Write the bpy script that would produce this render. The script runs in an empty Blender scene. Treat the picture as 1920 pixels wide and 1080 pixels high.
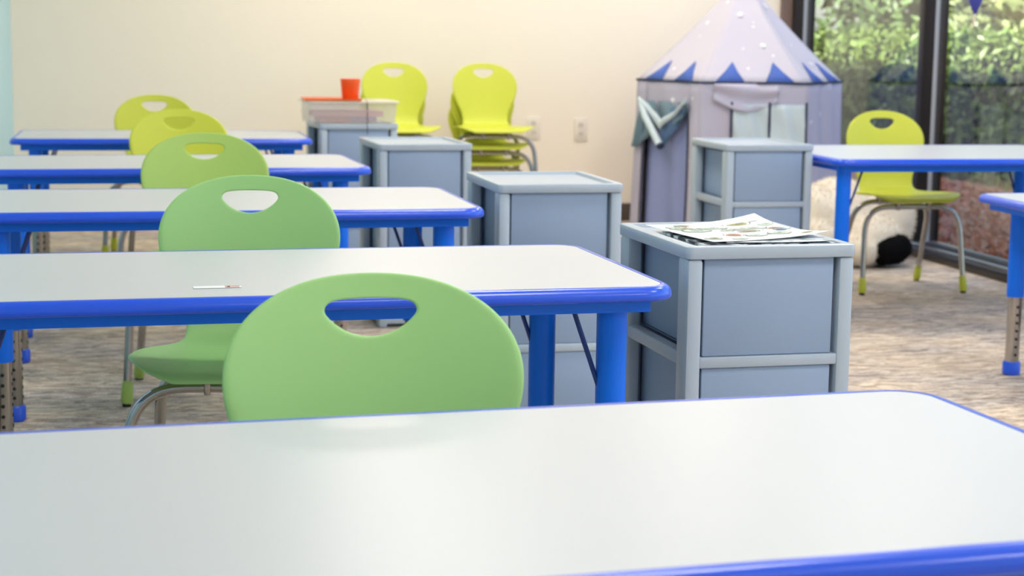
import bpy, bmesh, math, random
import numpy as np
from mathutils import Vector, Matrix
random.seed(7); rng = np.random.default_rng(7)
scene = bpy.context.scene
COL = scene.collection

# ------------------------------------------------------------------ camera
CF, PITCH, ROLL, YAW, HC = 3225.9, .1454, .0134, .2175, .9805
def pix_ray(x, y):
    a, b = x - 960., y - 540.
    cr, sr = math.cos(ROLL), math.sin(ROLL)
    a, b = a*cr + b*sr, -a*sr + b*cr
    X, U = a/CF, -b/CF
    cp, sp = math.cos(PITCH), math.sin(PITCH)
    yy, z = cp + U*sp, -sp + U*cp
    cy, sy = math.cos(YAW), math.sin(YAW)
    return Vector((X*cy + yy*sy, -X*sy + yy*cy, z))
_f = pix_ray(960, 540)
_r = (pix_ray(961, 540) - _f).normalized()
_u = (-(pix_ray(960, 541) - _f)).normalized()
cam_d = bpy.data.cameras.new('camera')
cam = bpy.data.objects.new('camera', cam_d); COL.objects.link(cam)
m = Matrix.Identity(4)
for i in range(3):
    m[i][0], m[i][1], m[i][2] = _r[i], _u[i], -_f.normalized()[i]
m[0][3], m[1][3], m[2][3] = 0, 0, HC
cam.matrix_world = m
cam_d.sensor_width = 36; cam_d.lens = CF/1920*36
cam_d.clip_start = .05; cam_d.clip_end = 200
cam_d.dof.use_dof = True; cam_d.dof.focus_distance = 2.7; cam_d.dof.aperture_fstop = 7.5
scene.camera = cam

# ------------------------------------------------------------------ world, sun, exposure
world = bpy.data.worlds.new('world'); scene.world = world; world.use_nodes = True
wn = world.node_tree.nodes; wl = world.node_tree.links
sky = wn.new('ShaderNodeTexSky'); sky.sky_type = 'NISHITA'; sky.sun_disc = False
sky.sun_elevation = math.radians(48); sky.sun_rotation = math.radians(260); sky.air_density = 1.0; sky.dust_density = 2.0
wl.new(sky.outputs[0], wn['Background'].inputs[0]); wn['Background'].inputs[1].default_value = .6
sun_d = bpy.data.lights.new('sun', 'SUN'); sun_d.energy = 26.0; sun_d.angle = math.radians(2); sun_d.color = (1, .95, .86)
sun = bpy.data.objects.new('sun', sun_d); COL.objects.link(sun)
sun.rotation_euler = Vector((.74, .12, -.555)).to_track_quat('-Z', 'Y').to_euler(); sun.location = (-6, 0, 12)
vs = scene.view_settings
vs.view_transform = 'Standard'; vs.look = 'None'; vs.exposure = 0.08; vs.gamma = 1.0; vs.use_curve_mapping = False
LAMP_WARM, LAMP_COOL, LAMP_W = (1.0, .935, .85), (1.0, .99, .97), 12.5

# ------------------------------------------------------------------ helpers
def lin(c):
    return tuple(((v/255)/12.92 if v/255 <= .04045 else ((v/255 + .055)/1.055)**2.4) for v in c)
MATS = {}
def mat(name, rgb, rough=.5, metal=0., spec=.5, bump=0., bscale=200., vary=0., vscale=6., coat=0., trans=None, sss=0.):
    if name in MATS: return MATS[name]
    mt = bpy.data.materials.new(name); mt.use_nodes = True
    n, l = mt.node_tree.nodes, mt.node_tree.links
    p = n['Principled BSDF']; c = lin(rgb)
    p.inputs['Base Color'].default_value = (*c, 1); p.inputs['Roughness'].default_value = rough
    p.inputs['Metallic'].default_value = metal; p.inputs['Specular IOR Level'].default_value = spec
    p.inputs['Coat Weight'].default_value = coat; p.inputs['Coat Roughness'].default_value = .12
    tc = n.new('ShaderNodeTexCoord')
    if vary:
        nz = n.new('ShaderNodeTexNoise'); nz.inputs['Scale'].default_value = vscale; nz.inputs['Detail'].default_value = 5
        l.new(tc.outputs['Object'], nz.inputs['Vector'])
        mx = n.new('ShaderNodeMix'); mx.data_type = 'RGBA'
        mx.inputs[6].default_value = (*[v*(1-vary) for v in c], 1); mx.inputs[7].default_value = (*[min(1, v*(1+vary)) for v in c], 1)
        l.new(nz.outputs['Fac'], mx.inputs[0]); l.new(mx.outputs[2], p.inputs['Base Color'])
    if bump:
        nb = n.new('ShaderNodeTexNoise'); nb.inputs['Scale'].default_value = bscale; nb.inputs['Detail'].default_value = 3
        l.new(tc.outputs['Object'], nb.inputs['Vector'])
        bp = n.new('ShaderNodeBump'); bp.inputs['Strength'].default_value = bump; bp.inputs['Distance'].default_value = .002
        l.new(nb.outputs['Fac'], bp.inputs['Height']); l.new(bp.outputs[0], p.inputs['Normal'])
    if trans is not None:
        t = n.new('ShaderNodeBsdfTransparent'); mxs = n.new('ShaderNodeMixShader'); mxs.inputs[0].default_value = 1 - trans
        l.new(t.outputs[0], mxs.inputs[1]); l.new(p.outputs[0], mxs.inputs[2])
        l.new(mxs.outputs[0], n['Material Output'].inputs['Surface'])
    MATS[name] = mt
    return mt
def tag(o, label=None, cat=None, group=None, kind=None):
    if label: o['label'] = label
    if cat: o['category'] = cat
    if group: o['group'] = group
    if kind: o['kind'] = kind
    return o
def empty(name, loc=(0, 0, 0), rz=0.):
    o = bpy.data.objects.new(name, None); COL.objects.link(o); o.empty_display_size = .05
    o.location = loc; o.rotation_euler = (0, 0, rz); return o
def link(name, me, mt, parent=None, smooth=None):
    o = bpy.data.objects.new(name, me); COL.objects.link(o)
    if mt is not None and not me.materials: me.materials.append(mt)
    if parent: o.parent = parent
    if smooth is not None: shade(me, smooth)
    return o
def shade(me, ang=40):
    me.shade_smooth()
    if ang < 179: me.set_sharp_from_angle(angle=math.radians(ang))
def copy_tree(o, parent=None):
    c = o.copy(); COL.objects.link(c); c.parent = parent
    for ch in list(o.children): copy_tree(ch, c)
    return c
class MB:
    def __init__(s): s.v = []; s.f = []
    def add(s, v, f):
        k = len(s.v); s.v += [tuple(p) for p in v]; s.f += [tuple(i + k for i in q) for q in f]; return s
    def box(s, x0, x1, y0, y1, z0, z1, b=0.):
        if b <= 0:
            v = [(x, y, z) for z in (z0, z1) for y in (y0, y1) for x in (x0, x1)]
            return s.add(v, [(0, 2, 3, 1), (4, 5, 7, 6), (0, 1, 5, 4), (2, 6, 7, 3), (0, 4, 6, 2), (1, 3, 7, 5)])
        bm = bmesh.new(); bmesh.ops.create_cube(bm, size=1)
        for w in bm.verts:
            w.co = Vector(((x0+x1)/2 + w.co.x*(x1-x0), (y0+y1)/2 + w.co.y*(y1-y0), (z0+z1)/2 + w.co.z*(z1-z0)))
        bmesh.ops.bevel(bm, geom=bm.edges[:], offset=b, segments=2, profile=.5, affect='EDGES')
        bm.verts.index_update()
        s.add([w.co[:] for w in bm.verts], [[w.index for w in q.verts] for q in bm.faces]); bm.free(); return s
    def tube(s, pts, r, n=10, cap=True):
        P = [Vector(p) for p in pts]; N = len(P); R = r if hasattr(r, '__len__') else [r]*N
        ref = Vector((0, 0, 1)); rings = []; nrm = None
        for i in range(N):
            t = (P[min(i+1, N-1)] - P[max(i-1, 0)]).normalized()
            if nrm is None:
                a = Vector((1, 0, 0)) if abs(t.x) < .9 else Vector((0, 1, 0)); nrm = (a - t*a.dot(t)).normalized()
            else: nrm = (nrm - t*nrm.dot(t)).normalized()
            bn = t.cross(nrm)
            rings.append([P[i] + (nrm*math.cos(2*math.pi*k/n) + bn*math.sin(2*math.pi*k/n))*R[i] for k in range(n)])
        f = [(i*n+k, i*n+(k+1) % n, (i+1)*n+(k+1) % n, (i+1)*n+k) for i in range(N-1) for k in range(n)]
        if cap: f += [tuple(range(n))[::-1], tuple((N-1)*n+k for k in range(n))]
        return s.add([p for q in rings for p in q], f)
    def loft(s, rings, close_u=True, cap0=False, cap1=False, close_v=False):
        n = len(rings[0]); N = len(rings); f = []
        for i in range(N if close_v else N-1):
            j = (i+1) % N
            for k in range(n if close_u else n-1):
                f.append((i*n+k, i*n+(k+1) % n, j*n+(k+1) % n, j*n+k))
        if cap0: f.append(tuple(range(n))[::-1])
        if cap1: f.append(tuple((N-1)*n+k for k in range(n)))
        return s.add([p for q in rings for p in q], f)
    def mesh(s, name):
        me = bpy.data.meshes.new(name); me.from_pydata(s.v, [], s.f); me.update()
        bm = bmesh.new(); bm.from_mesh(me); bmesh.ops.recalc_face_normals(bm, faces=bm.faces[:]); bm.to_mesh(me); bm.free(); return me
    def build(s, name, mt, parent=None, smooth=35):
        return link(name, s.mesh(name), mt, parent, smooth)
def rrect(W, D, r, z, off=0., n=8, cx=0., cy=0.):
    w, d, r = W/2 - off, D/2 - off, max(r - off, .001); pts = []
    for (sx, sy, a0) in ((1, 1, 0), (-1, 1, 90), (-1, -1, 180), (1, -1, 270)):
        for k in range(n+1):
            a = math.radians(a0 + 90*k/n)
            pts.append((cx + sx*(w - r) + r*math.cos(a), cy + sy*(d - r) + r*math.sin(a), z))
    return pts
def arc3(a, b, c, n=8):   # quadratic bend a -> c around corner b
    a, b, c = Vector(a), Vector(b), Vector(c)
    return [a*(1-t)**2 + b*2*t*(1-t) + c*t*t for t in [i/n for i in range(n+1)]]

# ------------------------------------------------------------------ room shell
WL, WR, WB, WN, CH = -.58, 3.50, 8.92, -2.6, 2.5
M_wall = mat('cream_wall_paint', (252, 242, 226), .75, spec=.25, bump=.08, bscale=150, vary=.015, vscale=1.5)
M_mint = mat('pale_mint_wall_paint', (186, 221, 228), .6, spec=.3, bump=.06, bscale=150)
M_ceil = mat('ceiling_tile_white', (238, 236, 230), .9, spec=.2, bump=.3, bscale=90)
M_base = mat('dark_brown_vinyl_base', (92, 80, 72), .55)
M_bronze = mat('dark_bronze_aluminium', (40, 36, 38), .35, metal=.35)
M_alu = mat('bare_aluminium_strip', (170, 172, 178), .35, metal=.8)

def carpet():
    mt = bpy.data.materials.new('mottled_carpet'); mt.use_nodes = True
    n, l = mt.node_tree.nodes, mt.node_tree.links; p = n['Principled BSDF']
    p.inputs['Roughness'].default_value = .95; p.inputs['Specular IOR Level'].default_value = .1
    tc = n.new('ShaderNodeTexCoord')
    def noise(scale, sc, detail=4, rough=.6, dist=0.):
        mp = n.new('ShaderNodeMapping'); mp.inputs['Scale'].default_value = sc; l.new(tc.outputs['Object'], mp.inputs['Vector'])
        z = n.new('ShaderNodeTexNoise'); z.inputs['Scale'].default_value = scale; z.inputs['Detail'].default_value = detail
        z.inputs['Roughness'].default_value = rough; z.inputs['Distortion'].default_value = dist
        l.new(mp.outputs[0], z.inputs['Vector']); return z
    def ramp(src, a, ca, b, cb):
        r = n.new('ShaderNodeValToRGB'); r.color_ramp.elements[0].position = a; r.color_ramp.elements[1].position = b
        r.color_ramp.elements[0].color = (*lin(ca), 1); r.color_ramp.elements[1].color = (*lin(cb), 1)
        l.new(src, r.inputs[0]); return r
    def mix(f, a, b, mode='MIX'):
        x = n.new('ShaderNodeMix'); x.data_type = 'RGBA'; x.blend_type = mode
        if isinstance(f, float): x.inputs[0].default_value = f
        else: l.new(f, x.inputs[0])
        l.new(a, x.inputs[6]); l.new(b, x.inputs[7]); return x
    big = noise(1.9, (1, 1.6, 1), 3, .5, .4)                     # tan and grey areas of the tiles
    base = ramp(big.outputs['Fac'], .40, (156, 148, 146), .60, (218, 194, 166))
    streak = noise(13, (.9, 2.6, 1), 5, .65, 1.2)                # swirling streaks
    sr = ramp(streak.outputs['Fac'], .38, (132, 120, 112), .60, (250, 238, 224))
    fine = noise(150, (1, .35, 1), 3, .7)
    fr = ramp(fine.outputs['Fac'], .3, (95, 90, 88), .7, (235, 228, 220))
    x1 = mix(.54, base.outputs[0], sr.outputs[0]); x2 = mix(.30, x1.outputs[2], fr.outputs[0], 'OVERLAY')
    l.new(x2.outputs[2], p.inputs['Base Color'])
    bp = n.new('ShaderNodeBump'); bp.inputs['Strength'].default_value = .5; bp.inputs['Distance'].default_value = .004
    l.new(fine.outputs['Fac'], bp.inputs['Height']); l.new(bp.outputs[0], p.inputs['Normal'])
    return mt
M_carpet = carpet()
def struct(name, mb, mt, label=None, smooth=35):
    o = mb.build(name, mt, None, smooth); o['kind'] = 'structure'
    if label: o['label'] = label
    return o
struct('floor', MB().box(WL-.1, WR+.12, WN-.1, WB+.1, -.1, 0), M_carpet, 'mottled grey and tan carpet floor of the classroom')
struct('ceiling', MB().box(WL-.1, WR+.3, WN-.1, WB+.1, CH, CH+.15), M_ceil, 'white tiled ceiling above the classroom')
struct('wall_back', MB().box(WL-.1, WR+.12, WB, WB+.1, 0, CH), M_wall, 'cream painted wall behind the stacked chairs')
struct('wall_left', MB().box(WL-.1, WL, WN-.1, WB, 0, CH), M_mint, 'pale mint painted wall at the left')
struct('wall_near', MB().box(WL, WR+.12, WN-.1, WN, 0, CH), M_wall, 'cream painted wall behind the viewer')
struct('baseboard_back', MB().box(WL, 3.44, WB-.012, WB, 0, .095, .003), M_base, 'dark brown vinyl base along the cream wall')
struct('baseboard_left', MB().box(WL, WL+.012, WN, WB-.012, 0, .095, .003), M_base, 'dark brown vinyl base along the mint wall')
struct('trim_1', MB().box(3.44, WR, WB-.03, WB, 0, CH), mat('brown_corner_trim', (120, 98, 88), .5), 'brown corner trim between cream wall and window')

# window wall: bronze frames with panes
def glass():
    mt = bpy.data.materials.new('window_glass'); mt.use_nodes = True
    n, l = mt.node_tree.nodes, mt.node_tree.links; n.remove(n['Principled BSDF'])
    ge = n.new('ShaderNodeNewGeometry'); dt = n.new('ShaderNodeVectorMath'); dt.operation = 'DOT_PRODUCT'
    l.new(ge.outputs['Normal'], dt.inputs[0]); l.new(ge.outputs['Incoming'], dt.inputs[1])
    def mth(op, a, b=None):                                       # Schlick reflectance of each glass face
        k = n.new('ShaderNodeMath'); k.operation = op
        for j, q in enumerate((a, b)):
            if q is None: continue
            if isinstance(q, (int, float)): k.inputs[j].default_value = q
            else: l.new(q, k.inputs[j])
        return k.outputs[0]
    ab = mth('ABSOLUTE', dt.outputs['Value']); fr_out = mth('ADD', mth('MULTIPLY', mth('POWER', mth('SUBTRACT', 1., ab), 5.), .91), .09)
    t = n.new('ShaderNodeBsdfTransparent'); t.inputs[0].default_value = (.88, .90, .90, 1)
    g = n.new('ShaderNodeBsdfGlossy'); g.inputs['Roughness'].default_value = .01
    x = n.new('ShaderNodeMixShader'); l.new(fr_out, x.inputs[0]); l.new(t.outputs[0], x.inputs[1]); l.new(g.outputs[0], x.inputs[2])
    l.new(x.outputs[0], n['Material Output'].inputs['Surface']); return mt
M_glass = glass()
mull = [8.86, 7.28, 5.70, 4.12, 2.54, .96, -.62, -2.2]
for i, y in enumerate(mull):
    o = struct('trim_%d' % (i+2), MB().box(WR, WR+.12, y, y+.055, .07, CH-.12, .003), M_bronze,
               ['dark bronze window post at the room corner beside the tent', 'dark bronze window post behind the lime chair'][i] if i < 2 else 'dark bronze window post out of view')
    MB().box(WR+.052, WR+.072, y-.004, y, .07, CH-.12).build('metal_strip', M_alu, o)
s = struct('trim_20', MB().box(WR, WR+.12, WN, WB, 0, .04, .003), M_bronze, 'dark bronze window sill track along the carpet')
MB().box(WR+.03, WR+.055, WN, WB, .04, .052).build('track_rail', M_alu, s)
MB().box(WR+.085, WR+.11, WN, WB, .04, .07).build('track_rail', M_alu, s)
struct('trim_21', MB().box(WR, WR+.12, WN, WB, CH-.12, CH), M_bronze, 'dark bronze window head at the ceiling')
for i in range(len(mull)):
    y1 = mull[i]; y0 = (mull[i+1] + .055) if i+1 < len(mull) else WN
    o = struct('window_%d' % (i+1), MB().box(WR+.066, WR+.074, y0, y1, .07, CH-.12), M_glass, ['clear window pane beside the star tent', 'clear window pane behind the lime chair'][i] if i < 2 else 'clear window pane out of view')

# ceiling lamps
M_lampframe = mat('white_lamp_frame', (235, 235, 235), .5)
ml = bpy.data.materials.new('lamp_diffuser'); ml.use_nodes = True
_p = ml.node_tree.nodes['Principled BSDF']; _p.inputs['Emission Color'].default_value = (*LAMP_WARM, 1); _p.inputs['Emission Strength'].default_value = 5
for i, (x, y) in enumerate([(a, b) for b in (7.95, 5.9, 3.8, 1.7, -.6) for a in (1.1, 2.75)]):
    t = empty('ceiling_light', (x, y, CH))
    tag(t, 'recessed ceiling light panel, %s row from the back wall, %s side' % (['first', 'second', 'third', 'fourth', 'fifth'][i//2], ['mint wall', 'window'][i % 2]), 'ceiling light', 'ceiling light panels')
    MB().loft([rrect(.64, .64, .01, -.012, 0, 2), rrect(.64, .64, .01, 0, 0, 2), rrect(.64, .64, .01, 0, .03, 2), rrect(.64, .64, .01, -.012, .03, 2)], close_v=True).build('frame', M_lampframe, t)
    MB().box(-.29, .29, -.29, .29, -.006, -.001).build('diffuser', ml, t)
    ld = bpy.data.lights.new('panel_glow', 'AREA'); ld.shape = 'SQUARE'; ld.size = .58; ld.energy = LAMP_W; ld.color = LAMP_WARM if y > 5 else LAMP_COOL
    lo = bpy.data.objects.new('panel_glow', ld); COL.objects.link(lo); lo.parent = t; lo.location = (0, 0, -.02)

# wall plates
M_plate = mat('white_outlet_plastic', (240, 232, 220), .4)
def outlet(px, z, label):
    t = empty('wall_outlet', (px, WB, z)); tag(t, label, 'outlet')
    MB().box(-.037, .037, -.007, 0, -.06, .06, .002).build('cover_plate', M_plate, t)
    for dz in (-.024, .024):
        q = MB().tube([(0, -.007, dz), (0, -.010, dz)], .0165, 16).build('socket', mat('outlet_socket', (228, 218, 204), .4), t)
        MB().box(-.007, -.005, -.0105, -.009, dz-.006, dz+.006).box(.005, .007, -.0105, -.009, dz-.006, dz+.006).build('slot', mat('outlet_slot', (60, 52, 48), .6), q)
outlet(2.335, .492, 'cream wall outlet on the bare wall between stacked chairs and tent')
outlet(2.075, .50, 'cream wall outlet half hidden behind the right chair stack')

# ------------------------------------------------------------------ tables
M_lam = mat('white_table_laminate', (203, 206, 210), .34, spec=.4, vary=.008, vscale=3)
M_blue = mat('blue_edge_plastic', (12, 84, 228), .28, spec=.6, coat=.25)
M_bluemetal = mat('blue_powder_coat', (0, 112, 242), .38, spec=.35)
M_chrome = mat('chrome_steel', (176, 172, 168), .16, metal=1.)
M_dark = mat('dark_hole', (30, 28, 26), .8)
M_rod = mat('dark_blue_rod', (10, 50, 120), .4, spec=.5)
def make_table(W, D, H, inset=.092):
    t = empty('classroom_table')
    MB().loft([rrect(W, D, .062, H-.022, .019, 8), rrect(W, D, .062, H-.0005, .019, 8)], cap0=True, cap1=True).build('tabletop', M_lam, t)
    prof = [(.013, -.024), (.004, -.0235), (.0008, -.021), (0, -.016), (.001, -.0105), (.0035, -.0055), (.007, -.0022), (.010, -.0006), (.013, 0), (.018, 0), (.0195, -.003)]
    MB().loft([rrect(W, D, .062, H+z, o, 8) for o, z in prof], close_v=True).build('edge_band', M_blue, t, 50)
    ap = MB().loft([rrect(W, D, .04, H-.022, .04, 6), rrect(W, D, .04, H-.046, .04, 6), rrect(W, D, .04, H-.046, .062, 6), rrect(W, D, .04, H-.022, .062, 6)], close_v=True)
    ap.build('apron', M_bluemetal, t)
    lx, ly = W/2 - inset, D/2 - .085
    for sx in (-1, 1):
        for sy in (-1, 1):
            x, y = sx*lx, sy*ly
            lg = MB().tube([(x, y, .235), (x, y, H-.022)], .0255, 20).build('leg', M_bluemetal, t)
            MB().tube([(x, y, .03), (x, y, .245)], .0205, 16).build('inner_tube', M_chrome, lg)
            hm = MB()
            for k in range(7):
                z = .062 + k*.024
                hm.tube([(x, y - .0208, z), (x, y - .0213, z)], .0045, 8)
                hm.tube([(x + .0208*sx*-1, y, z), (x + .0213*sx*-1, y, z)], .0045, 8)
            tag(hm.build('adjustment_holes', M_dark, lg), kind='stuff')
            MB().tube([(x, y, 0), (x, y, .004), (x, y, .036), (x, y, .041)], [.022, .0265, .0265, .0235], 16).build('foot', M_blue, lg)
            MB().tube([(x - sx*.075, y - sy*.0, H-.024), (x - sx*.02, y, .40)], .0042, 8).build('brace_rod', M_rod, t)
    return t
ZT = .5806
def place_table(W, D, H, cx, cy, rot, side, label, inset=.092):
    t = make_table(W, D, H, inset)   # (cx,cy) = the front corner next to the aisle
    ox, oy = (-W/2 if side == 'L' else W/2), D/2
    t.location = (cx + ox*math.cos(rot) - oy*math.sin(rot), cy + ox*math.sin(rot) + oy*math.cos(rot), 0)
    t.rotation_euler = (0, 0, rot)
    return tag(t, label, 'table', 'white activity tables with blue edges')
place_table(1.30, .605, ZT, .938, 1.229, .0625, 'L', 'nearest white classroom table, filling the foreground, with blue edge')
T2 = place_table(1.22, .605, ZT, .868, 2.642, .0336, 'L', 'white blue-edged table behind the nearest green chair, beside the cabinet with papers')
place_table(1.20, .605, ZT, .81, 3.922, .0104, 'L', 'white blue-edged table, third from the front in the left row')
place_table(1.14, .605, ZT, .714, 5.183, .036, 'L', 'white blue-edged table, fourth from the front in the left row')
place_table(1.1275, .605, ZT, .677, 6.606, -.0048, 'L', 'farthest white blue-edged table of the left row, near the cream wall')
place_table(1.13, .80, ZT, 2.335, 5.46, 0., 'R', 'white blue-edged table in front of the lime chair by the window', .058)
place_table(1.25, .605, 0.537, 2.418, 4.095, -.0317, 'R', 'low white blue-edged table cut off by the right edge of the photo', .115)

# ------------------------------------------------------------------ chairs
def build_shell():
    prof = [(-.212, .362), (-.207, .371), (-.188, .377), (-.13, .379), (-.05, .374), (.04, .373), (.095, .378), (.128, .393), (.146, .424), (.156, .47), (.165, .52), (.176, .58), (.190, .645), (.203, .70)]
    P = np.array(prof); out = []
    for i in range(len(P)-1):                                        # Catmull-Rom through the side profile
        p0, p1, p2, p3 = P[max(i-1, 0)], P[i], P[i+1], P[min(i+2, len(P)-1)]
        for t in np.linspace(0, 1, 12, endpoint=False):
            out.append(.5*((2*p1) + (-p0+p2)*t + (2*p0-5*p1+4*p2-p3)*t*t + (-p0+3*p1-3*p2+p3)*t**3))
    out.append(P[-1]); Q = np.array(out)
    S = np.concatenate([[0], np.cumsum(np.hypot(*np.diff(Q, axis=0).T))]); L = S[-1]
    def prof_at(s): return np.interp(s, S, Q[:, 0]), np.interp(s, S, Q[:, 1])
    zs = S[np.argmin(abs(Q[:, 1] - .43) + (Q[:, 0] < .1)*9)]         # arc length where the back begins
    ws = np.array([(0, .120), (.012, .146), (.03, .170), (.06, .190), (.10, .203), (.15, .207), (.20, .203), (.25, .184), (.285, .150), (.31, .124), (L-.31, .117), (L-.28, .118), (L-.245, .127), (L-.21, .147), (L-.18, .160), (L-.15, .168), (L-.125, .170)])
    ws = ws[np.argsort(ws[:, 0])]
    def half(s):
        d = L - s
        if d < .125: return .170*max(0., 1 - ((.125-d)/.125)**2.25)**(1/2.25)
        i = np.searchsorted(ws[:, 0], s); i = min(max(i, 1), len(ws)-1)
        a, b = ws[i-1], ws[i]; t = (s-a[0])/max(b[0]-a[0], 1e-6); t = min(max(t, 0), 1)
        return a[1] + (b[1]-a[1])*(t)
    def smooth_half(s):
        if L - s < .14: return half(s)
        return np.mean([half(min(max(s+e, 0), L-.125)) for e in np.linspace(-.02, .02, 9)]) if s > .03 else half(s)
    def to3(x, s):
        y, z = prof_at(s); bl = min(max((s - (zs-.09))/.12, 0), 1); bl = bl*bl*(3-2*bl)
        q = (x/.17)**2
        return (x, y - .030*q*bl, z + .009*q*(1-bl)*min(s/.05, 1))
    Mc = 17; V = []; F = []
    s_b = L - .155
    rows = list(np.concatenate([[0, .006, .014, .026], np.linspace(.042, zs, 18), np.linspace(zs, s_b, 7)[1:]]))
    for s in rows:
        h = smooth_half(s)
        for k in range(Mc): V.append(to3(h*(-1 + 2*k/(Mc-1)), s))
    for i in range(len(rows)-1):
        for k in range(Mc-1): F.append((i*Mc+k, i*Mc+k+1, (i+1)*Mc+k+1, (i+1)*Mc+k))
    # outer loop of the upper back: bottom row (existing) then right side, top, left side
    outer = [(smooth_half(s_b)*(-1+2*k/(Mc-1)), s_b) for k in range(Mc)]
    side = []
    for d in [.14, .125, .11, .096, .082]: side.append((smooth_half(L-d), L-d))
    N = 11
    h0 = half(L-.082); a0 = math.asin(min(1, (h0/.170)**(2.25/2)))
    for k in range(1, N+1):
        a = a0*(1-k/N)
        side.append((.170*abs(math.sin(a))**(2/2.25), L - .125 + .125*abs(math.cos(a))**(2/2.25)))
    full = side + [(-x, s) for x, s in side[::-1][1:]]
    outer2 = outer + full; K = len(outer2)
    hc = (0., L-.048)
    hp = []
    for k in range(41):
        x = -.0535 + .107*k/40; xx = x/.0535
        hp.append((x, L - (.031 + .003*xx*xx + .011*abs(xx)**14)))
    for k in range(1, 40):
        x = .0535 - .107*k/40; xx = x/.0535
        hp.append((x, L - (.045 + .031*max(0., 1-abs(xx)**2.0)**.8)))
    def hole_pt(ang):
        dx, dy = math.cos(ang), math.sin(ang); best = None
        for i in range(len(hp)):
            (x1, y1), (x2, y2) = hp[i], hp[(i+1) % len(hp)]
            x1 -= hc[0]; x2 -= hc[0]; y1 -= hc[1]; y2 -= hc[1]
            den = dx*(y2-y1) - dy*(x2-x1)
            if abs(den) < 1e-12: continue
            t = (x1*(y2-y1) - y1*(x2-x1))/den; u = (x1*dy - y1*dx)/den
            if t > 0 and -1e-9 <= u <= 1+1e-9: best = t if best is None else min(best, t)
        return (hc[0] + dx*best, hc[1] + dy*best)
    inner = [hole_pt(math.atan2(s-hc[1], x-hc[0])) for x, s in outer2]
    base_row = (len(rows)-1)*Mc
    prev = [base_row+k for k in range(Mc)]
    for x, s in full: V.append(to3(x, s)); prev.append(len(V)-1)
    fr = [.12, .3, .5, .7, .86, .95, 1.]
    for t in fr:
        cur = []
        for (xo, so), (xi, si) in zip(outer2, inner):
            V.append(to3(xo+(xi-xo)*t, so+(si-so)*t)); cur.append(len(V)-1)
        for k in range(K): F.append((prev[k], prev[(k+1) % K], cur[(k+1) % K], cur[k]))
        prev = cur
    me = bpy.data.meshes.new('shell_tmp'); me.from_pydata(V, [], F); me.update()
    bm = bmesh.new(); bm.from_mesh(me); bmesh.ops.recalc_face_normals(bm, faces=bm.faces[:]); bm.to_mesh(me); bm.free()
    o = bpy.data.objects.new('shell_tmp', me); COL.objects.link(o)
    sd = o.modifiers.new('s', 'SOLIDIFY'); sd.thickness = .0075; sd.offset = 0
    ss = o.modifiers.new('ss', 'SUBSURF'); ss.levels = 1; ss.render_levels = 1
    dg = bpy.context.evaluated_depsgraph_get(); dg.update()
    full_me = bpy.data.meshes.new_from_object(o.evaluated_get(dg))
    bpy.data.objects.remove(o)
    zsplit = prof_at(zs)[1]
    parts = []
    for hi in (False, True):
        bm = bmesh.new(); bm.from_mesh(full_me)
        kill = [f for f in bm.faces if ((f.calc_center_median().z > zsplit and f.calc_center_median().y > .05) != hi)]
        bmesh.ops.delete(bm, geom=kill, context='FACES')
        nm = 'backrest' if hi else 'seat'
        pm = bpy.data.meshes.new(nm); bm.to_mesh(pm); bm.free(); pm.shade_smooth(); parts.append(pm)
    return parts
SEAT, BACK = build_shell()
M_green = mat('green_chair_plastic', (166, 214, 136), .42, spec=.4, bump=.05, bscale=900)
M_mid = mat('yellowish_green_chair_plastic', (178, 208, 108), .42, spec=.4, bump=.05, bscale=900)
M_lime = mat('lime_chair_plastic', (212, 217, 74), .42, spec=.4, bump=.05, bscale=900)
M_blk = mat('black_glide_rubber', (28, 26, 26), .6)
def make_chair(M):
    t = empty('school_chair')
    link('seat', SEAT.copy(), M, t); link('backrest', BACK.copy(), M, t)
    def U(fx, fy, kx, ky, rx, ry, zr, zk):
        L = [(-fx, fy, .012), (-kx, ky, zk)] + arc3((-kx, ky, zk), (-kx+.004, ry, zr), (-rx, ry, zr), 9)[1:]
        return L + [(-x, y, z) for x, y, z in L[::-1]]
    MB().tube(U(.214, -.168, .202, -.142, .10, -.130, .340, .235), .0105, 12).build('front_leg_frame', M_chrome, t, 60)
    MB().tube(U(.182, .182, .165, .085, .08, .045, .344, .25), .0105, 12).build('rear_leg_frame', M_chrome, t, 60)
    for sx in (-1, 1):
        MB().box(sx*.065-.006, sx*.065+.006, -.147, -.113, .327, .376, .003).build('clip', M_chrome, t)
        MB().box(sx*.065-.006, sx*.065+.006, .03, .062, .332, .369, .003).build('clip', M_chrome, t)
        for fx, fy, kx, ky in ((.214, -.168, .202, -.142), (.182, .182, .165, .085)):
            d = Vector((sx*(kx-fx), ky-fy, .243)).normalized(); b = Vector((sx*fx, fy, .008))
            bo = MB().tube([b, b + d*.006, b + d*.045, b + d*.06], [.012, .0155, .0145, .0122], 12).build('leg_boot', M, t, 60)
            MB().tube([(sx*fx, fy, 0), (sx*fx, fy, .012)], .011, 12).build('glide', M_blk, bo)
    return t
def chair(M, x, y, rz, label, sc=(1, 1, 1), group=None, z=0., proto={}):
    if M.name in proto: t = copy_tree(proto[M.name])
    else: t = make_chair(M); proto[M.name] = t
    t.location = (x, y, z); t.rotation_euler = (0, 0, rz); t.scale = sc
    return tag(t, label, 'chair', group)
BIG = (1.05, 1.03, 1.0)
chair(M_green, .272, 1.81, 0, 'large green plastic chair facing us behind the nearest table', BIG, 'chairs of the left row')
chair(M_green, .206, 3.25, -.10, 'green plastic chair behind the second table, its seat visible under that table', BIG, 'chairs of the left row')
chair(M_mid, .196, 4.73, 0, 'yellowish green plastic chair, third from the front in the left row', BIG, 'chairs of the left row')
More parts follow.
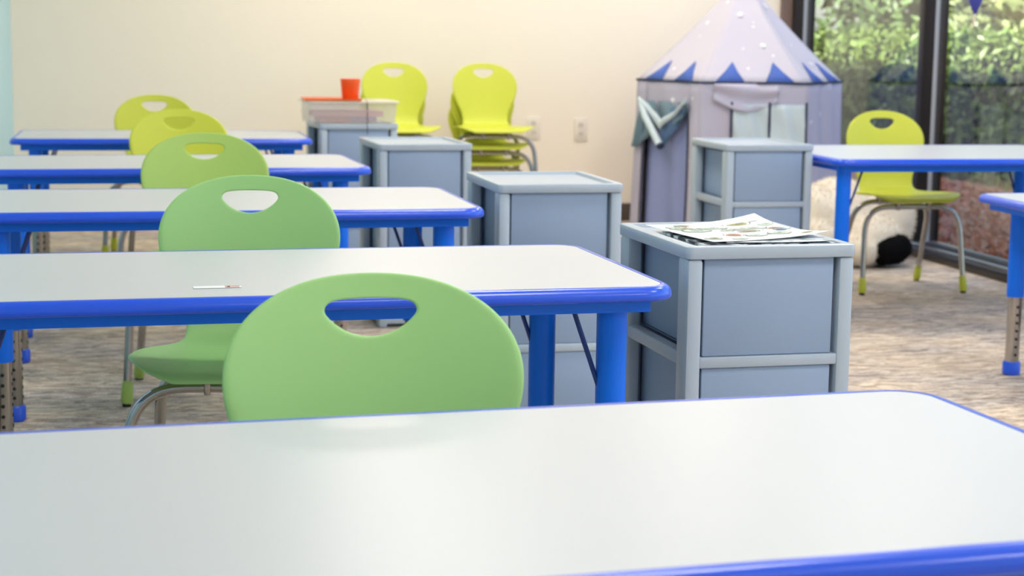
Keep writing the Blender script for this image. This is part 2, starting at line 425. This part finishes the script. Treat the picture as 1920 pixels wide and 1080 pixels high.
chair(M_lime, .164, 6.225, 0, 'lime chair behind the fourth table, overlapping the farthest chair of the left row', BIG, 'chairs of the left row')
chair(M_lime, .097, 7.70, 0, 'farthest lime chair of the left row, against the bare wall', BIG, 'chairs of the left row')
chair(M_lime, 2.977, 6.35, 0, 'lone lime chair with chrome legs by the window, beside the plush toy')
for sx, nm in ((1.262, 'left chair stack behind the storage bin'), (1.715, 'right chair stack next to the wall outlet')):
    for k in range(3):
        chair(M_lime, sx, 8.42 - .058*k, 0, ['bottom', 'middle', 'top'][k] + ' lime chair of the ' + nm, (.97, .97, .97), 'stacked lime chairs by the wall', .083*k)

# ------------------------------------------------------------------ drawer cabinets
M_cab = mat('grey_cabinet_plastic', (178, 191, 205), .30, spec=.5, bump=.06, bscale=500)
M_draw = mat('blue_grey_drawer_plastic', (150, 170, 198), .48, spec=.4, bump=.06, bscale=500)
CW, CD, CHt = .322, .40, .62
def make_cabinet():
    t = empty('drawer_cabinet'); W, D, H = CW, CD, CHt
    prof = [(.012, H-.022), (.001, H-.022), (0, H-.020), (0, H-.004), (.0012, H-.001), (.004, H), (.020, H), (.023, H-.007)]
    MB().loft([rrect(W, D, .014, z, o, 5) for o, z in prof], cap0=True, cap1=True).build('top', M_cab, t, 30)
    x0, y0 = W/2, D/2
    for sx in (-1, 1):
        for sy in (-1, 1):
            xa, xb = sorted((sx*(x0-.003), sx*(x0-.032))); ya, yb = sorted((sy*(y0-.003), sy*(y0-.058)))
            MB().box(xa, xb, ya, yb, 0, H-.022, .007).build('post', M_cab, t)
    for z in (.012, .197, .402):
        MB().box(-x0+.03, x0-.03, -y0+.005, -y0+.03, z, z+.02, .003).build('front_rail', M_cab, t)
        MB().box(-x0+.03, x0-.03, y0-.02, y0-.006, z, z+.02, .003).build('rear_rail', M_cab, t)
        for sx in (-1, 1):
            xa, xb = sorted((sx*(x0-.006), sx*(x0-.03)))
            MB().box(xa, xb, -y0+.05, y0-.05, z, z+.024, .003).build('side_rail', M_cab, t)
    MB().box(-x0+.02, x0-.02, y0-.030, y0-.024, .01, H-.022).build('gap_shade_panel', M_draw, t)  # added to stop light through the rear, keeps the drawer gaps dark
    for k, (z0, z1) in enumerate(((.033, .1965), (.2175, .4015), (.4225, .5975))):
        d = MB().box(-x0+.036, x0-.040, -y0+.010, -y0+.018, z0, z1, .003).build('drawer', M_draw, t)
        b = MB()
        b.box(-x0+.042, -x0+.046, -y0+.018, y0-.034, z0+.004, z1-.012).box(x0-.050, x0-.046, -y0+.018, y0-.034, z0+.004, z1-.012)
        b.box(-x0+.042, x0-.046, y0-.038, y0-.034, z0+.004, z1-.012).box(-x0+.042, x0-.046, -y0+.018, y0-.034, z0+.002, z0+.006)
        b.build('drawer_box', M_draw, d)
    return t
cproto = make_cabinet(); first = [True]
def cabinet(xl, yf, rot, label):
    t = cproto if first[0] else copy_tree(cproto); first[0] = False
    ox, oy = CW/2, CD/2
    t.location = (xl + ox*math.cos(rot) - oy*math.sin(rot), yf + ox*math.sin(rot) + oy*math.cos(rot), 0); t.rotation_euler = (0, 0, rot)
    return tag(t, label, 'cabinet', 'grey plastic drawer cabinets')
C1 = cabinet(.941, 2.842, .03, 'grey plastic drawer cabinet with printed papers on top')
cabinet(.873, 4.12, .012, 'grey plastic drawer cabinet with bare recessed top, directly behind the papers cabinet')
cabinet(.796, 5.68, .04, 'grey drawer cabinet beside the fourth table, in front of the storage bin cabinet')
C4 = cabinet(.736, 6.95, .05, 'grey drawer cabinet carrying the clear storage bin and orange cup')
cabinet(1.995, 5.63, .0, 'grey drawer cabinet in front of the star tent')

# ------------------------------------------------------------------ storage bin, cup, tray, cord on the far cabinet
M_clear = mat('clear_bin_plastic', (246, 238, 232), .2, trans=.72)
BX, BY, BZ = .872, 7.12, CHt
bin_ = empty('storage_bin', (BX, BY, BZ), .03); tag(bin_, 'clear plastic storage bin holding pink papers on the far cabinet', 'storage bin')
MB().loft([rrect(.355, .255, .02, .001, 0, 4), rrect(.368, .268, .025, .078, 0, 4), rrect(.38, .28, .025, .080, 0, 4), rrect(.38, .28, .025, .083, 0, 4), rrect(.36, .26, .022, .083, 0, 4), rrect(.35, .25, .02, .004, 0, 4)], cap0=True, cap1=True).build('bin_body', M_clear, bin_)
MB().loft([rrect(.385, .285, .025, .0832, 0, 4), rrect(.385, .285, .025, .089, 0, 4), rrect(.36, .26, .02, .0915, 0, 4)], cap0=True, cap1=True).build('lid', mat('clear_lid_plastic', (246, 240, 226), .25, trans=.35), bin_)
def sheet(name, mt, x, y, z, w, d, rz, label, cat, bend=0., lift=(0, 0, 0, 0), thick=.0006, nx=10, ny=8, group=None):
    top = []; 
    for j in range(ny+1):
        for i in range(nx+1):
            u, v = i/nx, j/ny
            zz = bend*math.sin(math.pi*u) + lift[0]*((1-u)*(1-v))**3 + lift[1]*(u*(1-v))**3 + lift[2]*(u*v)**3 + lift[3]*((1-u)*v)**3
            top.append(((u-.5)*w, (v-.5)*d, zz))
    n = len(top); mb = MB()
    q = [(j*(nx+1)+i, j*(nx+1)+i+1, (j+1)*(nx+1)+i+1, (j+1)*(nx+1)+i) for j in range(ny) for i in range(nx)]
    mb.add([(a, b, c+thick) for a, b, c in top] + top, q + [tuple(n+i for i in f[::-1]) for f in q])
    rim = [i for i in range(nx+1)] + [j*(nx+1)+nx for j in range(1, ny+1)] + [ny*(nx+1)+i for i in range(nx-1, -1, -1)] + [j*(nx+1) for j in range(ny-1, 0, -1)]
    mb.f += [(rim[k], n+rim[k], n+rim[(k+1) % len(rim)], rim[(k+1) % len(rim)]) for k in range(len(rim))]
    o = mb.build(name, mt, None, 60); o.location = (x, y, z); o.rotation_euler = (0, 0, rz)
    return tag(o, label, cat, group)
M_pink = mat('pink_paper', (232, 160, 160), .8); M_plum = mat('plum_paper', (130, 80, 130), .8); M_red = mat('brick_red_paper', (180, 70, 60), .8)
for k, (dx, w, mt_, lb) in enumerate(((-.07, .12, M_red, 'brick red'), (.045, .11, M_plum, 'plum'), (-.01, .28, M_pink, 'pink'))):
    sheet('paper_pad', mt_, BX+dx, BY-.01 + (.02 if k == 2 else 0), BZ+.005 + (.021 if k == 2 else 0), w, .19, .03, lb + ' paper pad inside the clear storage bin', 'paper pad', thick=.02, nx=2, ny=2, group='paper pads in the bin')
M_orange = mat('orange_plastic', (250, 122, 56), .35, spec=.5)
tr = MB().loft([rrect(.235, .20, .015, 0, .004, 4), rrect(.235, .20, .015, .008, 0, 4), rrect(.235, .20, .015, .008, .004, 4), rrect(.235, .20, .015, .003, .006, 4)], cap0=True, cap1=True).build('orange_tray', M_orange)
tr.location = (.795, 7.07, BZ+.0918); tag(tr, 'shallow orange plastic tray lying on the storage bin lid', 'tray')
cup = empty('orange_cup', (.872, 7.06, BZ+.0951)); tag(cup, 'orange plastic cup standing on the storage bin', 'cup')
cr = []
for r, z in ((.030, 0), (.034, .003), (.040, .078), (.042, .082), (.041, .084), (.037, .082), (.031, .006)):
    cr.append([(r*math.cos(a), r*math.sin(a), z) for a in [2*math.pi*k/28 for k in range(28)]])
MB().loft(cr, cap0=True, cap1=True).build('cup_body', mat('red_orange_plastic', (250, 96, 34), .35, spec=.5), cup, 50)
MB().tube([(.0405*math.cos(a), .0405*math.sin(a), .074) for a in [2*math.pi*k/28 for k in range(29)]], .0016, 6, False).build('rim_bead', M_orange, cup)
cd = MB().tube([(.925, 6.99, BZ+.097), (.925, 6.965, BZ+.096), (.925, 6.936, BZ+.088), (.925, 6.932, BZ+.03), (.925, 6.930, BZ-.04)], .0016, 6).build('black_cord', M_blk)
tag(cd, 'thin black cord hanging down over the storage bin front', 'cord')

# ------------------------------------------------------------------ papers on the near cabinet, name tag on table 2
M_paper = mat('white_paper', (242, 243, 244), .65)
def printed(name, rgb1, scale, lo, hi, seed):
    mt = bpy.data.materials.new(name); mt.use_nodes = True
    n, l = mt.node_tree.nodes, mt.node_tree.links; p = n['Principled BSDF']; p.inputs['Roughness'].default_value = .6
    tc = n.new('ShaderNodeTexCoord'); mp = n.new('ShaderNodeMapping'); mp.inputs['Location'].default_value = (seed, seed*.7, 0)
    l.new(tc.outputs['Object'], mp.inputs['Vector'])
    z = n.new('ShaderNodeTexNoise'); z.inputs['Scale'].default_value = scale; z.inputs['Detail'].default_value = 4; l.new(mp.outputs[0], z.inputs['Vector'])
    r = n.new('ShaderNodeValToRGB'); r.color_ramp.elements[0].position = lo; r.color_ramp.elements[1].position = hi
    r.color_ramp.elements[0].color = (*lin(rgb1), 1); r.color_ramp.elements[1].color = (*lin((232, 236, 240)), 1)
    l.new(z.outputs['Fac'], r.inputs[0]); l.new(r.outputs[0], p.inputs['Base Color']); return mt
zc = CHt - .007
c1x, c1y = .941 + .161, 2.842 + .2
sheet('magazine', printed('dark_print', (36, 46, 58), 38, .44, .56, 1.3), c1x+.003, c1y-.045, zc+.0005, .25, .22, .06, 'dark printed magazine at the bottom of the papers on the near cabinet', 'magazine', thick=.005)
sheet('loose_sheet', printed('grey_print', (120, 140, 150), 30, .36, .5, 4.1), c1x+.035, c1y-.080, zc+.0078, .20, .15, -.08, 'pale grey printed sheet sticking out right under the doodle sheet', 'paper', lift=(0, .003, 0, 0), thick=.001)
ds = sheet('doodle_sheet', M_paper, c1x-.004, c1y-.002, zc+.0100, .242, .262, .19, 'white sheet of printed food doodles on top of the papers', 'paper', lift=(.0, .012, .018, .003), thick=.0008)
def blob(mb, cx, cy, rx, ry, seed, z=.0016, inner=None, n=26):
    rr = random.Random(seed); ph = [rr.uniform(0, 6.28) for _ in range(3)]
    def pt(a, k): 
        q = 1 + .12*math.sin(2*a+ph[0]) + .08*math.sin(3*a+ph[1]) + .05*math.sin(5*a+ph[2])
        x, y = cx + rx*k*q*math.cos(a), cy + ry*k*q*math.sin(a)
        u, v = x/.242+.5, y/.262+.5
        return (x, y, z + .012*max(0, u*(1-v))**3 + .018*max(0, u*v)**3 + .003*max(0, (1-u)*v)**3)
    A = [2*math.pi*i/n for i in range(n)]
    if inner is None: mb.add([pt(a, 1) for a in A], [tuple(range(n))])
    else: mb.add([pt(a, 1) for a in A] + [pt(a, inner) for a in A], [(i, (i+1) % n, n+(i+1) % n, n+i) for i in range(n)])
ink = {'tan': ((196, 150, 118), MB()), 'olive': ((176, 172, 96), MB()), 'blue': ((70, 140, 220), MB()), 'grey': ((84, 86, 92), MB()), 'pale': ((206, 222, 206), MB())}
spots = [(-.035, -.055, .022, .018, 'tan'), (.05, .075, .028, .014, 'olive'), (.02, -.015, .032, .012, 'tan'), (.088, -.02, .014, .012, 'blue'), (-.07, .02, .026, .02, 'pale'), (-.02, .05, .03, .014, 'pale'), (.06, -.06, .026, .018, 'pale'), (-.085, .075, .018, .014, 'pale'), (.01, .02, .02, .012, 'pale'), (.055, .025, .024, .014, 'pale'), (0., -.075, .02, .014, 'pale')]
rq = random.Random(21)
for k in range(16): spots.append((rq.uniform(-.10, .10), rq.uniform(-.11, .11), rq.uniform(.010, .018), rq.uniform(.008, .013), rq.choice(('pale', 'pale', 'tan', 'olive', 'pale'))))
for i, (x, y, a, b, c) in enumerate(spots):
    blob(ink[c][1], x, y, a*(.75 if c != 'pale' else 1), b*(.75 if c != 'pale' else 1), i); blob(ink['grey'][1], x, y, a*1.05, b*1.05, i, .0019, .93)
    for k in range(2): blob(ink['grey'][1], x + a*.3*(k-.5), y, a*.3, b*.35, i+20+k, .0019, .8)
for i in range(7):
    blob(ink['grey'][1], random.Random(i).uniform(-.1, .1), random.Random(i+50).uniform(-.09, .09), .012, .0014, i, .0018)
for k, (rgb, mb) in ink.items(): tag(mb.build('printed_doodle', mat('ink_'+k, rgb, .6), ds), kind='stuff')

nt = sheet('name_tag', M_paper, 0.126, 2.735, ZT, .075, .022, .034, 'small white name tag on the second table near its front edge', 'name tag', thick=.0006, nx=2, ny=2)
tg = MB().box(.012, .034, -.009, -.006, .0007, .0011); tg.box(.016, .020, -.009, .006, .0007, .0011).box(.012, .036, .004, .006, .0007, .0011); tg.build('printed_mark', mat('ink_rust', (186, 90, 66), .6), nt)

# ------------------------------------------------------------------ star tent
TX, TY, TR, TE, TA = 2.968, 8.215, .512, .775, 1.32
M_troof = mat('pale_lilac_tent_cotton', (204, 200, 214), .85, spec=.15, bump=.2, bscale=700)
M_twall = mat('lavender_grey_tent_cotton', (196, 192, 212), .85, spec=.15, bump=.2, bscale=700)
M_tdoor = mat('blue_lavender_tent_lining', (150, 160, 205), .85, spec=.15)
M_tblue = mat('denim_blue_tent_triangle', (84, 112, 190), .8, spec=.15)
M_navy = mat('navy_piping', (44, 52, 84), .7)
M_curt = mat('pale_aqua_curtain', (206, 220, 228), .8, spec=.15)
M_teal = mat('teal_grey_curtain', (122, 146, 160), .8, spec=.15)
M_star = mat('white_star_print', (252, 252, 255), .7)
tent = empty('play_tent', (TX, TY, 0)); tag(tent, 'pale lilac castle play tent with blue triangles and white stars', 'play tent')
vd = math.atan2(-TX, TY)                                              # the tent is seen along this bearing
ANG = [math.radians(-90 + d) + vd*-1*-1 for d in (-21, 39, 99, 159, 219, 279)]
HX = [(math.cos(a), math.sin(a)) for a in ANG]                        # V1 (front-left), V2 (front-right), right, back-right, back-left, L
def wall_pt(i, u, z, out=0.):
    (x0, y0), (x1, y1) = HX[i % 6], HX[(i+1) % 6]
    fl = 1 + .05*(1 - z/TE)**1.5; x, y = (x0+(x1-x0)*u)*TR*fl, (y0+(y1-y0)*u)*TR*fl
    nx, ny = (x0+x1)/2, (y0+y1)/2; q = math.hypot(nx, ny)
    fold = .016*math.sin(u*15 + i*2 + z*4)*math.sin(math.pi*u)*(1 - .4*z/TE)
    return (x + nx/q*(out+fold), y + ny/q*(out+fold), z)
def roof_pt(i, u, t, out=0.):                                         # t 0 eave .. 1 apex, sagging roof
    (x0, y0), (x1, y1) = HX[i % 6], HX[(i+1) % 6]
    k = (1-t)**1.18; nx, ny = (x0+x1)/2, (y0+y1)/2; q = math.hypot(nx, ny)
    sag = -.025*math.sin(math.pi*u)*math.sin(math.pi*min(1, t*1.2))*(1-t)
    return ((x0+(x1-x0)*u)*TR*k + nx/q*(out+sag), (y0+(y1-y0)*u)*TR*k + ny/q*(out+sag), TE + (TA-TE)*t + out*.6)
def panel(fn, nu, nv, u0=0., u1=1., v0=0., v1=1.):
    mb = MB(); mb.add([fn(u0+(u1-u0)*i/nu, v0+(v1-v0)*j/nv) for j in range(nv+1) for i in range(nu+1)],
                      [(j*(nu+1)+i, j*(nu+1)+i+1, (j+1)*(nu+1)+i+1, (j+1)*(nu+1)+i) for j in range(nv) for i in range(nu)]); return mb
def thick(o, t): 
    md = o.modifiers.new('thickness', 'SOLIDIFY'); md.thickness = t; md.offset = 0; return o
for i in range(6):
    if i == 5:   # left face: an open doorway between two strips, with the blue lining behind
        for a, b in ((0, .16), (.84, 1)):
            thick(panel(lambda u, v: wall_pt(5, u, v*TE), 4, 14, a, b).build('wall_panel', M_twall, tent, 80), .004)
        thick(panel(lambda u, v: wall_pt(5, u, v*TE), 8, 3, .16, .84, .82, 1).build('wall_panel', M_twall, tent, 80), .004)
        thick(panel(lambda u, v: wall_pt(5, u, v*TE*.82, -.03), 8, 10, .16, .84).build('door_flap', M_tdoor, tent, 80), .004)
    else: thick(panel(lambda u, v, i=i: wall_pt(i, u, v*TE), 24, 16).build('wall_panel', M_twall, tent, 80), .004)
    thick(panel(lambda u, v, i=i: roof_pt(i, u, v*.985), 12, 16).build('roof_panel', M_troof, tent, 80), .004)
    for k in range(2):
        c = .27 + .47*k; w = .135
        mb = MB(); mb.add([roof_pt(i, c-w, .004, .006), roof_pt(i, c, .004, .007), roof_pt(i, c+w, .004, .006), roof_pt(i, c+w*.5, .085, .007), roof_pt(i, c, .17, .008), roof_pt(i, c-w*.5, .085, .007), roof_pt(i, c, .07, .008)],
                          [(0, 1, 6), (1, 2, 6), (2, 3, 6), (3, 4, 6), (4, 5, 6), (5, 0, 6)])
        thick(mb.build('triangle', M_tblue, tent, 80), .003)
    MB().tube([Vector(wall_pt(i, u/6, TE, .004)) for u in range(7)], .006, 6).build('piping', M_navy, tent)
# stars
def star(mb, c, ex, ey, r):
    pts = [c]
    for k in range(10):
        q = r if k % 2 == 0 else r*.5; a = math.pi/2 + k*math.pi/5
        pts.append(c + ex*(q*math.cos(a)) + ey*(q*math.sin(a)))
    mb.add(pts, [(0, k+1, (k+1) % 10+1) for k in range(10)])
sm = MB(); rs = random.Random(5)
for i in (0, 1, 4, 5):
    for k in range(11):
        u, z, r = rs.uniform(.08, .92), rs.uniform(.1, TE-.05), rs.choice((.006, .008, .012, .016))
        if i == 5 and .14 < u < .86 and z < TE*.84: continue
        c = Vector(wall_pt(i, u, z, .005)); ex = (Vector(wall_pt(i, u+.01, z, .005)) - c).normalized()
        star(sm, c, ex, Vector((0, 0, 1)), r)
    for k in range(8):
        t = rs.uniform(.1, .8); u, r = rs.uniform(.2, .8), rs.choice((.007, .010, .014, .02))
        c = Vector(roof_pt(i, u, t, .008)); ex = (Vector(roof_pt(i, u+.01, t, .008)) - c).normalized(); ey = (Vector(roof_pt(i, u, t+.01, .008)) - c).normalized()
        star(sm, c, ex, ey, r*.9)
sm.build('star_print', M_star, tent, 80)
# front face window curtains with navy borders
for a, b in ((.30, .635), (.655, .99)):
    thick(panel(lambda u, v: wall_pt(0, u, .20 + v*.475, .012 + .007*math.sin(u*40 + v*9)*(1-.3*v) + .004*math.sin(v*22+u*9)), 26, 18, a, b).build('window_curtain', M_curt, tent, 80), .003)
for u in (.29, .645, .985):
    MB().tube([Vector(wall_pt(0, u, z, .018)) for z in np.linspace(.2, .685, 12)], .006, 6).build('curtain_border', M_navy, tent)
thick(panel(lambda u, v: wall_pt(0, u, .69 + v*.08 - (1-v)*.05*math.sin(math.pi*(u-.12)/.6), .014 + .012*math.sin(v*8+u*4)), 20, 8, .12, .72).build('swag', M_twall, tent, 80), .003)
# door drapes, bow and hanging tie on the left face
def ribbon(name, mt, pts, wid, parent, out=.03):
    ws_ = wid if hasattr(wid, '__len__') else [wid]*len(pts)
    mb = MB(); n_ = 14; V_ = []
    for k in range(n_+1):
        t = k/n_*(len(pts)-1); a = min(int(t), len(pts)-2); q = t - a
        u = pts[a][0]*(1-q) + pts[a+1][0]*q; z = pts[a][1]*(1-q) + pts[a+1][1]*q; w = ws_[a]*(1-q) + ws_[a+1]*q
        for e in (-1, -.4, .4, 1):
            V_.append(wall_pt(5, u + e*w*.35, TE*z + e*w*.5, out + .012*(1-e*e) + .004*math.sin(k*1.7+e)))
    mb.add(V_, [(k*4+e, k*4+e+1, (k+1)*4+e+1, (k+1)*4+e) for k in range(n_) for e in range(3)])
    return thick(mb.build(name, mt, parent, 80), .004)
thick(panel(lambda u, v: wall_pt(5, u, TE*.87 - (1-v)*TE*(.05 + .16*(1-abs((u-.5)/.36))), .010 + .012*math.sin(u*20+v*5)), 22, 8, .14, .86).build('door_drape', M_teal, tent, 80), .003)
thick(panel(lambda u, v: wall_pt(5, 0.16 - .16*(1-v) + u*(.10 + .16*math.sin(math.pi*v)), TE*.86 - (1-v)*TE*.29, .016 + .012*math.sin(u*9+v*3)), 10, 12).build('door_drape', M_teal, tent, 80), .003)
thick(panel(lambda u, v: wall_pt(5, .50 + u*(.36*v), TE*.83 - (1-v)*TE*.25, .014 + .010*math.sin(u*11+v*3)), 10, 12).build('door_drape', mat('steel_blue_curtain', (96, 124, 160), .8, spec=.15), tent, 80), .003)
ribbon('tie_ribbon', M_curt, [(.13, .88), (.30, .80), (.50, .725), (.68, .80), (.87, .89)], [.02, .035, .05, .035, .02], tent)
tie = MB().tube([Vector(wall_pt(5, .15, TE*.86, .035)), Vector(wall_pt(5, .27, TE*.77, .052)), Vector(wall_pt(5, .38, TE*.69, .05)), Vector(wall_pt(5, .55, TE*.60, .045))], [.010, .017, .018, .019], 12).build('tie_roll', M_curt, tent, 80)
MB().tube([Vector(wall_pt(5, .55, TE*.60, .045)), Vector(wall_pt(5, .57, TE*.588, .045))], [.0195, .016], 12).build('tie_end', M_navy, tie)
for u in (.16, .84):
    MB().tube([Vector(wall_pt(5, u, z, .006)) for z in np.linspace(.01, TE*.78, 10)], .004, 6).build('door_piping', M_navy, tent)

# ------------------------------------------------------------------ plush toy
M_fur = mat('cream_plush_fur', (244, 232, 214), .95, spec=.1, bump=.8, bscale=120, vary=.06, vscale=9)
M_bfur = mat('black_plush_fur', (16, 15, 17), .95, spec=.1, bump=.5, bscale=150)
def blobmesh(name, ells, voxel=.014):
    bm = bmesh.new()
    for (c, r, rz) in ells:
        q = bmesh.ops.create_icosphere(bm, subdivisions=4, radius=1)
        M = Matrix.Translation(c) @ Matrix.Rotation(rz, 4, 'Z') @ Matrix.Diagonal((*r, 1))
        bmesh.ops.transform(bm, matrix=M, verts=q['verts'])
    me = bpy.data.meshes.new(name); bm.to_mesh(me); bm.free()
    o = bpy.data.objects.new(name, me); COL.objects.link(o)
    r = o.modifiers.new('r', 'REMESH'); r.mode = 'VOXEL'; r.voxel_size = voxel
    s = o.modifiers.new('s', 'SMOOTH'); s.factor = .6; s.iterations = 6
    dg = bpy.context.evaluated_depsgraph_get(); dg.update()
    out = bpy.data.meshes.new_from_object(o.evaluated_get(dg)); bpy.data.objects.remove(o); bpy.data.meshes.remove(me)
    out.name = name; out.shade_smooth(); return out
PX, PY = 3.12, 7.17
pl = empty('plush_toy', (PX, PY, 0)); tag(pl, 'big cream plush animal with a black paw, lying on the carpet under the lime chair', 'plush toy')
body = blobmesh('body', [(Vector((-.05, .05, .165)), (.26, .20, .165), .2), (Vector((-.17, .02, .17)), (.16, .16, .17), 0), (Vector((.20, .06, .19)), (.14, .14, .19), 0), (Vector((-.02, .08, .24)), (.16, .13, .13), 0), (Vector((.06, -.12, .11)), (.15, .13, .11), .3), (Vector((-.03, -.20, .07)), (.10, .10, .07), .4), (Vector((-.20, -.14, .10)), (.11, .10, .10), 0)])
link('body', body, M_fur, pl)
paw = blobmesh('paw', [(Vector((.115, -.235, .075)), (.085, .06, .062), .45), (Vector((.15, -.215, .085)), (.06, .06, .06), .3), (Vector((.06, -.255, .065)), (.05, .05, .055), .45)], .01)
link('paw', paw, M_bfur, pl)
def fur(me, name, mt, n, ln, seed):
    r = np.random.default_rng(seed); me.calc_loop_triangles()
    co = np.array([v.co[:] for v in me.vertices]); no = np.array([v.normal[:] for v in me.vertices])
    idx = r.choice(len(co), n); b = co[idx]; d = no[idx] + r.normal(0, .45, (n, 3)) + np.array([0, 0, -.3]); d /= np.linalg.norm(d, axis=1)[:, None]
    sd = np.cross(d, r.normal(0, 1, (n, 3))); sd /= np.linalg.norm(sd, axis=1)[:, None]
    tip = b + d*(ln*r.uniform(.5, 1.2, (n, 1))); tip[:, 2] = np.maximum(tip[:, 2], .002)
    V = np.stack([b - sd*.0016, b + sd*.0016, tip], 1).reshape(-1, 3)
    m_ = bpy.data.meshes.new(name); m_.from_pydata(V.tolist(), [], [(3*i, 3*i+1, 3*i+2) for i in range(n)]); m_.update()
    return tag(link(name, m_, mt, pl), kind='stuff')
fur(body, 'fur', M_fur, 14000, .018, 1); fur(paw, 'paw_fur', M_bfur, 2500, .008, 2)

# ------------------------------------------------------------------ pennant in front of the window
pn = empty('pennant', (3.395, 6.60, 1.085)); tag(pn, 'small violet blue pennant hanging point down at the window', 'pennant')
thick(MB().add([(-.095, -.02, .20), (.095, .02, .20), (.008, .004, .01), (-.008, -.004, .01)], [(0, 1, 2, 3)]).build('flag', mat('violet_blue_felt', (86, 90, 190), .8), pn), .003)
MB().tube([(0, 0, .012), (0, 0, -.012), (0, 0, -.042)], [.003, .006, .004], 8).build('tassel', mat('cream_tassel', (230, 214, 196), .9), pn)
MB().tube([(0, 0, .20), (0, 0, CH-1.085)], .0015, 6).build('string', mat('cream_string', (220, 210, 196), .9), pn)

# ------------------------------------------------------------------ outside: ground, hedge, shrubs and trees
M_mulch = mat('red_brown_mulch', (168, 128, 104), .95, spec=.1, bump=1., bscale=30, vary=.45, vscale=14)
struct('hedge_shade_block', MB().box(WL-.1, WR+.12, WB+.1, 26, -.1, CH+.15), M_wall, 'unseen building block added beyond the back wall to shade the hedge')  # unseen mass added so its shadow covers the lower hedge
struct('ground', MB().box(WR+.12, 30, -10, 50, -.16, -.06), M_mulch, 'mulch covered ground outside the window')
def leafmat(name, rgb, v=.35):
    mt = mat(name, rgb, .45, spec=.4, vary=v, vscale=4)
    return mt
def leaves(name, mt, n, sampler, size, parent, seed):
    r = np.random.default_rng(seed); C = sampler(r, n)
    d = r.normal(0, 1, (n, 3)); d[:, 2] += .3; d /= np.linalg.norm(d, axis=1)[:, None]
    s = np.cross(d, r.normal(0, 1, (n, 3))); s /= np.linalg.norm(s, axis=1)[:, None]
    sz = size*r.uniform(.6, 1.3, (n, 1)); nrm = np.cross(d, s)
    V = np.stack([C - d*sz, C + s*sz*.45 + nrm*sz*.12, C + d*sz, C - s*sz*.45 + nrm*sz*.12], 1).reshape(-1, 3)
    me = bpy.data.meshes.new(name); me.from_pydata(V.tolist(), [], [(4*i, 4*i+1, 4*i+2, 4*i+3) for i in range(n)]); me.update()
    return tag(link(name, me, mt, parent), kind='stuff')
lit = leaves('leaf_litter', leafmat('fallen_leaf', (176, 104, 70), .5), 7000, lambda q, n: np.stack([3.66 + q.uniform(0, 1, n)**1.2*2.2, q.uniform(4.5, 12, n), q.normal(-.045, .006, n)], 1), .03, None, 9)
tag(lit, 'reddish brown fallen leaves on the ground outside the window', 'leaf litter')
HH = 1.03
hedge = empty('clipped_hedge', (6.7, 15, -.06)); tag(hedge, 'clipped green hedge growing along outside the window', 'hedge')
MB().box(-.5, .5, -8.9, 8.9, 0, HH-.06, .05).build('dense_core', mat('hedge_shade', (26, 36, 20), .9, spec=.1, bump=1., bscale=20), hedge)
def hs(r, n):
    q = r.uniform(0, 1, n); p = np.zeros((n, 3)); p[:, 1] = -9 + 18*r.uniform(0, 1, n)**1.3
    top = q < .45
    p[:, 0] = np.where(top, r.uniform(-.6, .6, n), -.55 + r.normal(0, .05, n)); p[:, 2] = np.where(top, HH + r.normal(0, .05, n), r.uniform(.02, HH+.04, n)); return p
leaves('leaves', leafmat('hedge_leaf', (92, 112, 48)), 42000, hs, .045, hedge, 3)
def tree(x, y, h, rx, rz, zc_, mt, n, sz, label, seed, trunk=True):
    t = empty('tree', (x, y, -.06)); tag(t, label, 'tree', 'trees beyond the hedge')
    if trunk: MB().tube([(0, 0, 0), (.06, 0, h*.35), (0, .1, h*.75)], [.13, .09, .04], 10).build('trunk', mat('bark', (92, 76, 62), .9, bump=1., bscale=25), t)
    def sp(r, n_):
        v = r.normal(0, 1, (n_, 3)); v /= np.linalg.norm(v, axis=1)[:, None]; v *= r.uniform(.35, 1., (n_, 1))**.5
        v[:, :2] *= rx*(1 + .2*np.sin(v[:, 2:3]*9)); v[:, 2] = v[:, 2]*rz + zc_; return v
    leaves('leaves', mt, n, sp, sz, t, seed)
G1, G2, G3 = leafmat('olive_leaf', (122, 132, 84)), leafmat('green_leaf', (84, 104, 60)), leafmat('ochre_leaf', (150, 132, 96))
tree(9.4, 16.0, 4.2, 1.35, 2.0, 2.3, G1, 9000, .10, 'olive green bushy tree seen through the pane next to the tent', 11)
tree(9.9, 20.0, 5.0, 1.6, 2.4, 2.6, G2, 9000, .11, 'darker green tree farther behind the hedge', 12)
tree(9.4, 12.4, 4.6, 1.4, 2.2, 2.4, G3, 8000, .10, 'ochre leaved tree seen through the right window pane', 13)
tree(14.6, 25.6, 6.0, 2.3, 3.0, 3.0, G2, 9000, .14, 'tall green tree far behind the olive tree', 14)
tree(14.4, 19.2, 6.0, 2.3, 3.0, 3.0, G3, 9000, .14, 'tall ochre tree far behind the hedge', 15)
tree(14.2, 13.0, 5.5, 2.2, 2.8, 2.8, G1, 8000, .13, 'olive tree outside beyond the right edge of the window', 16)
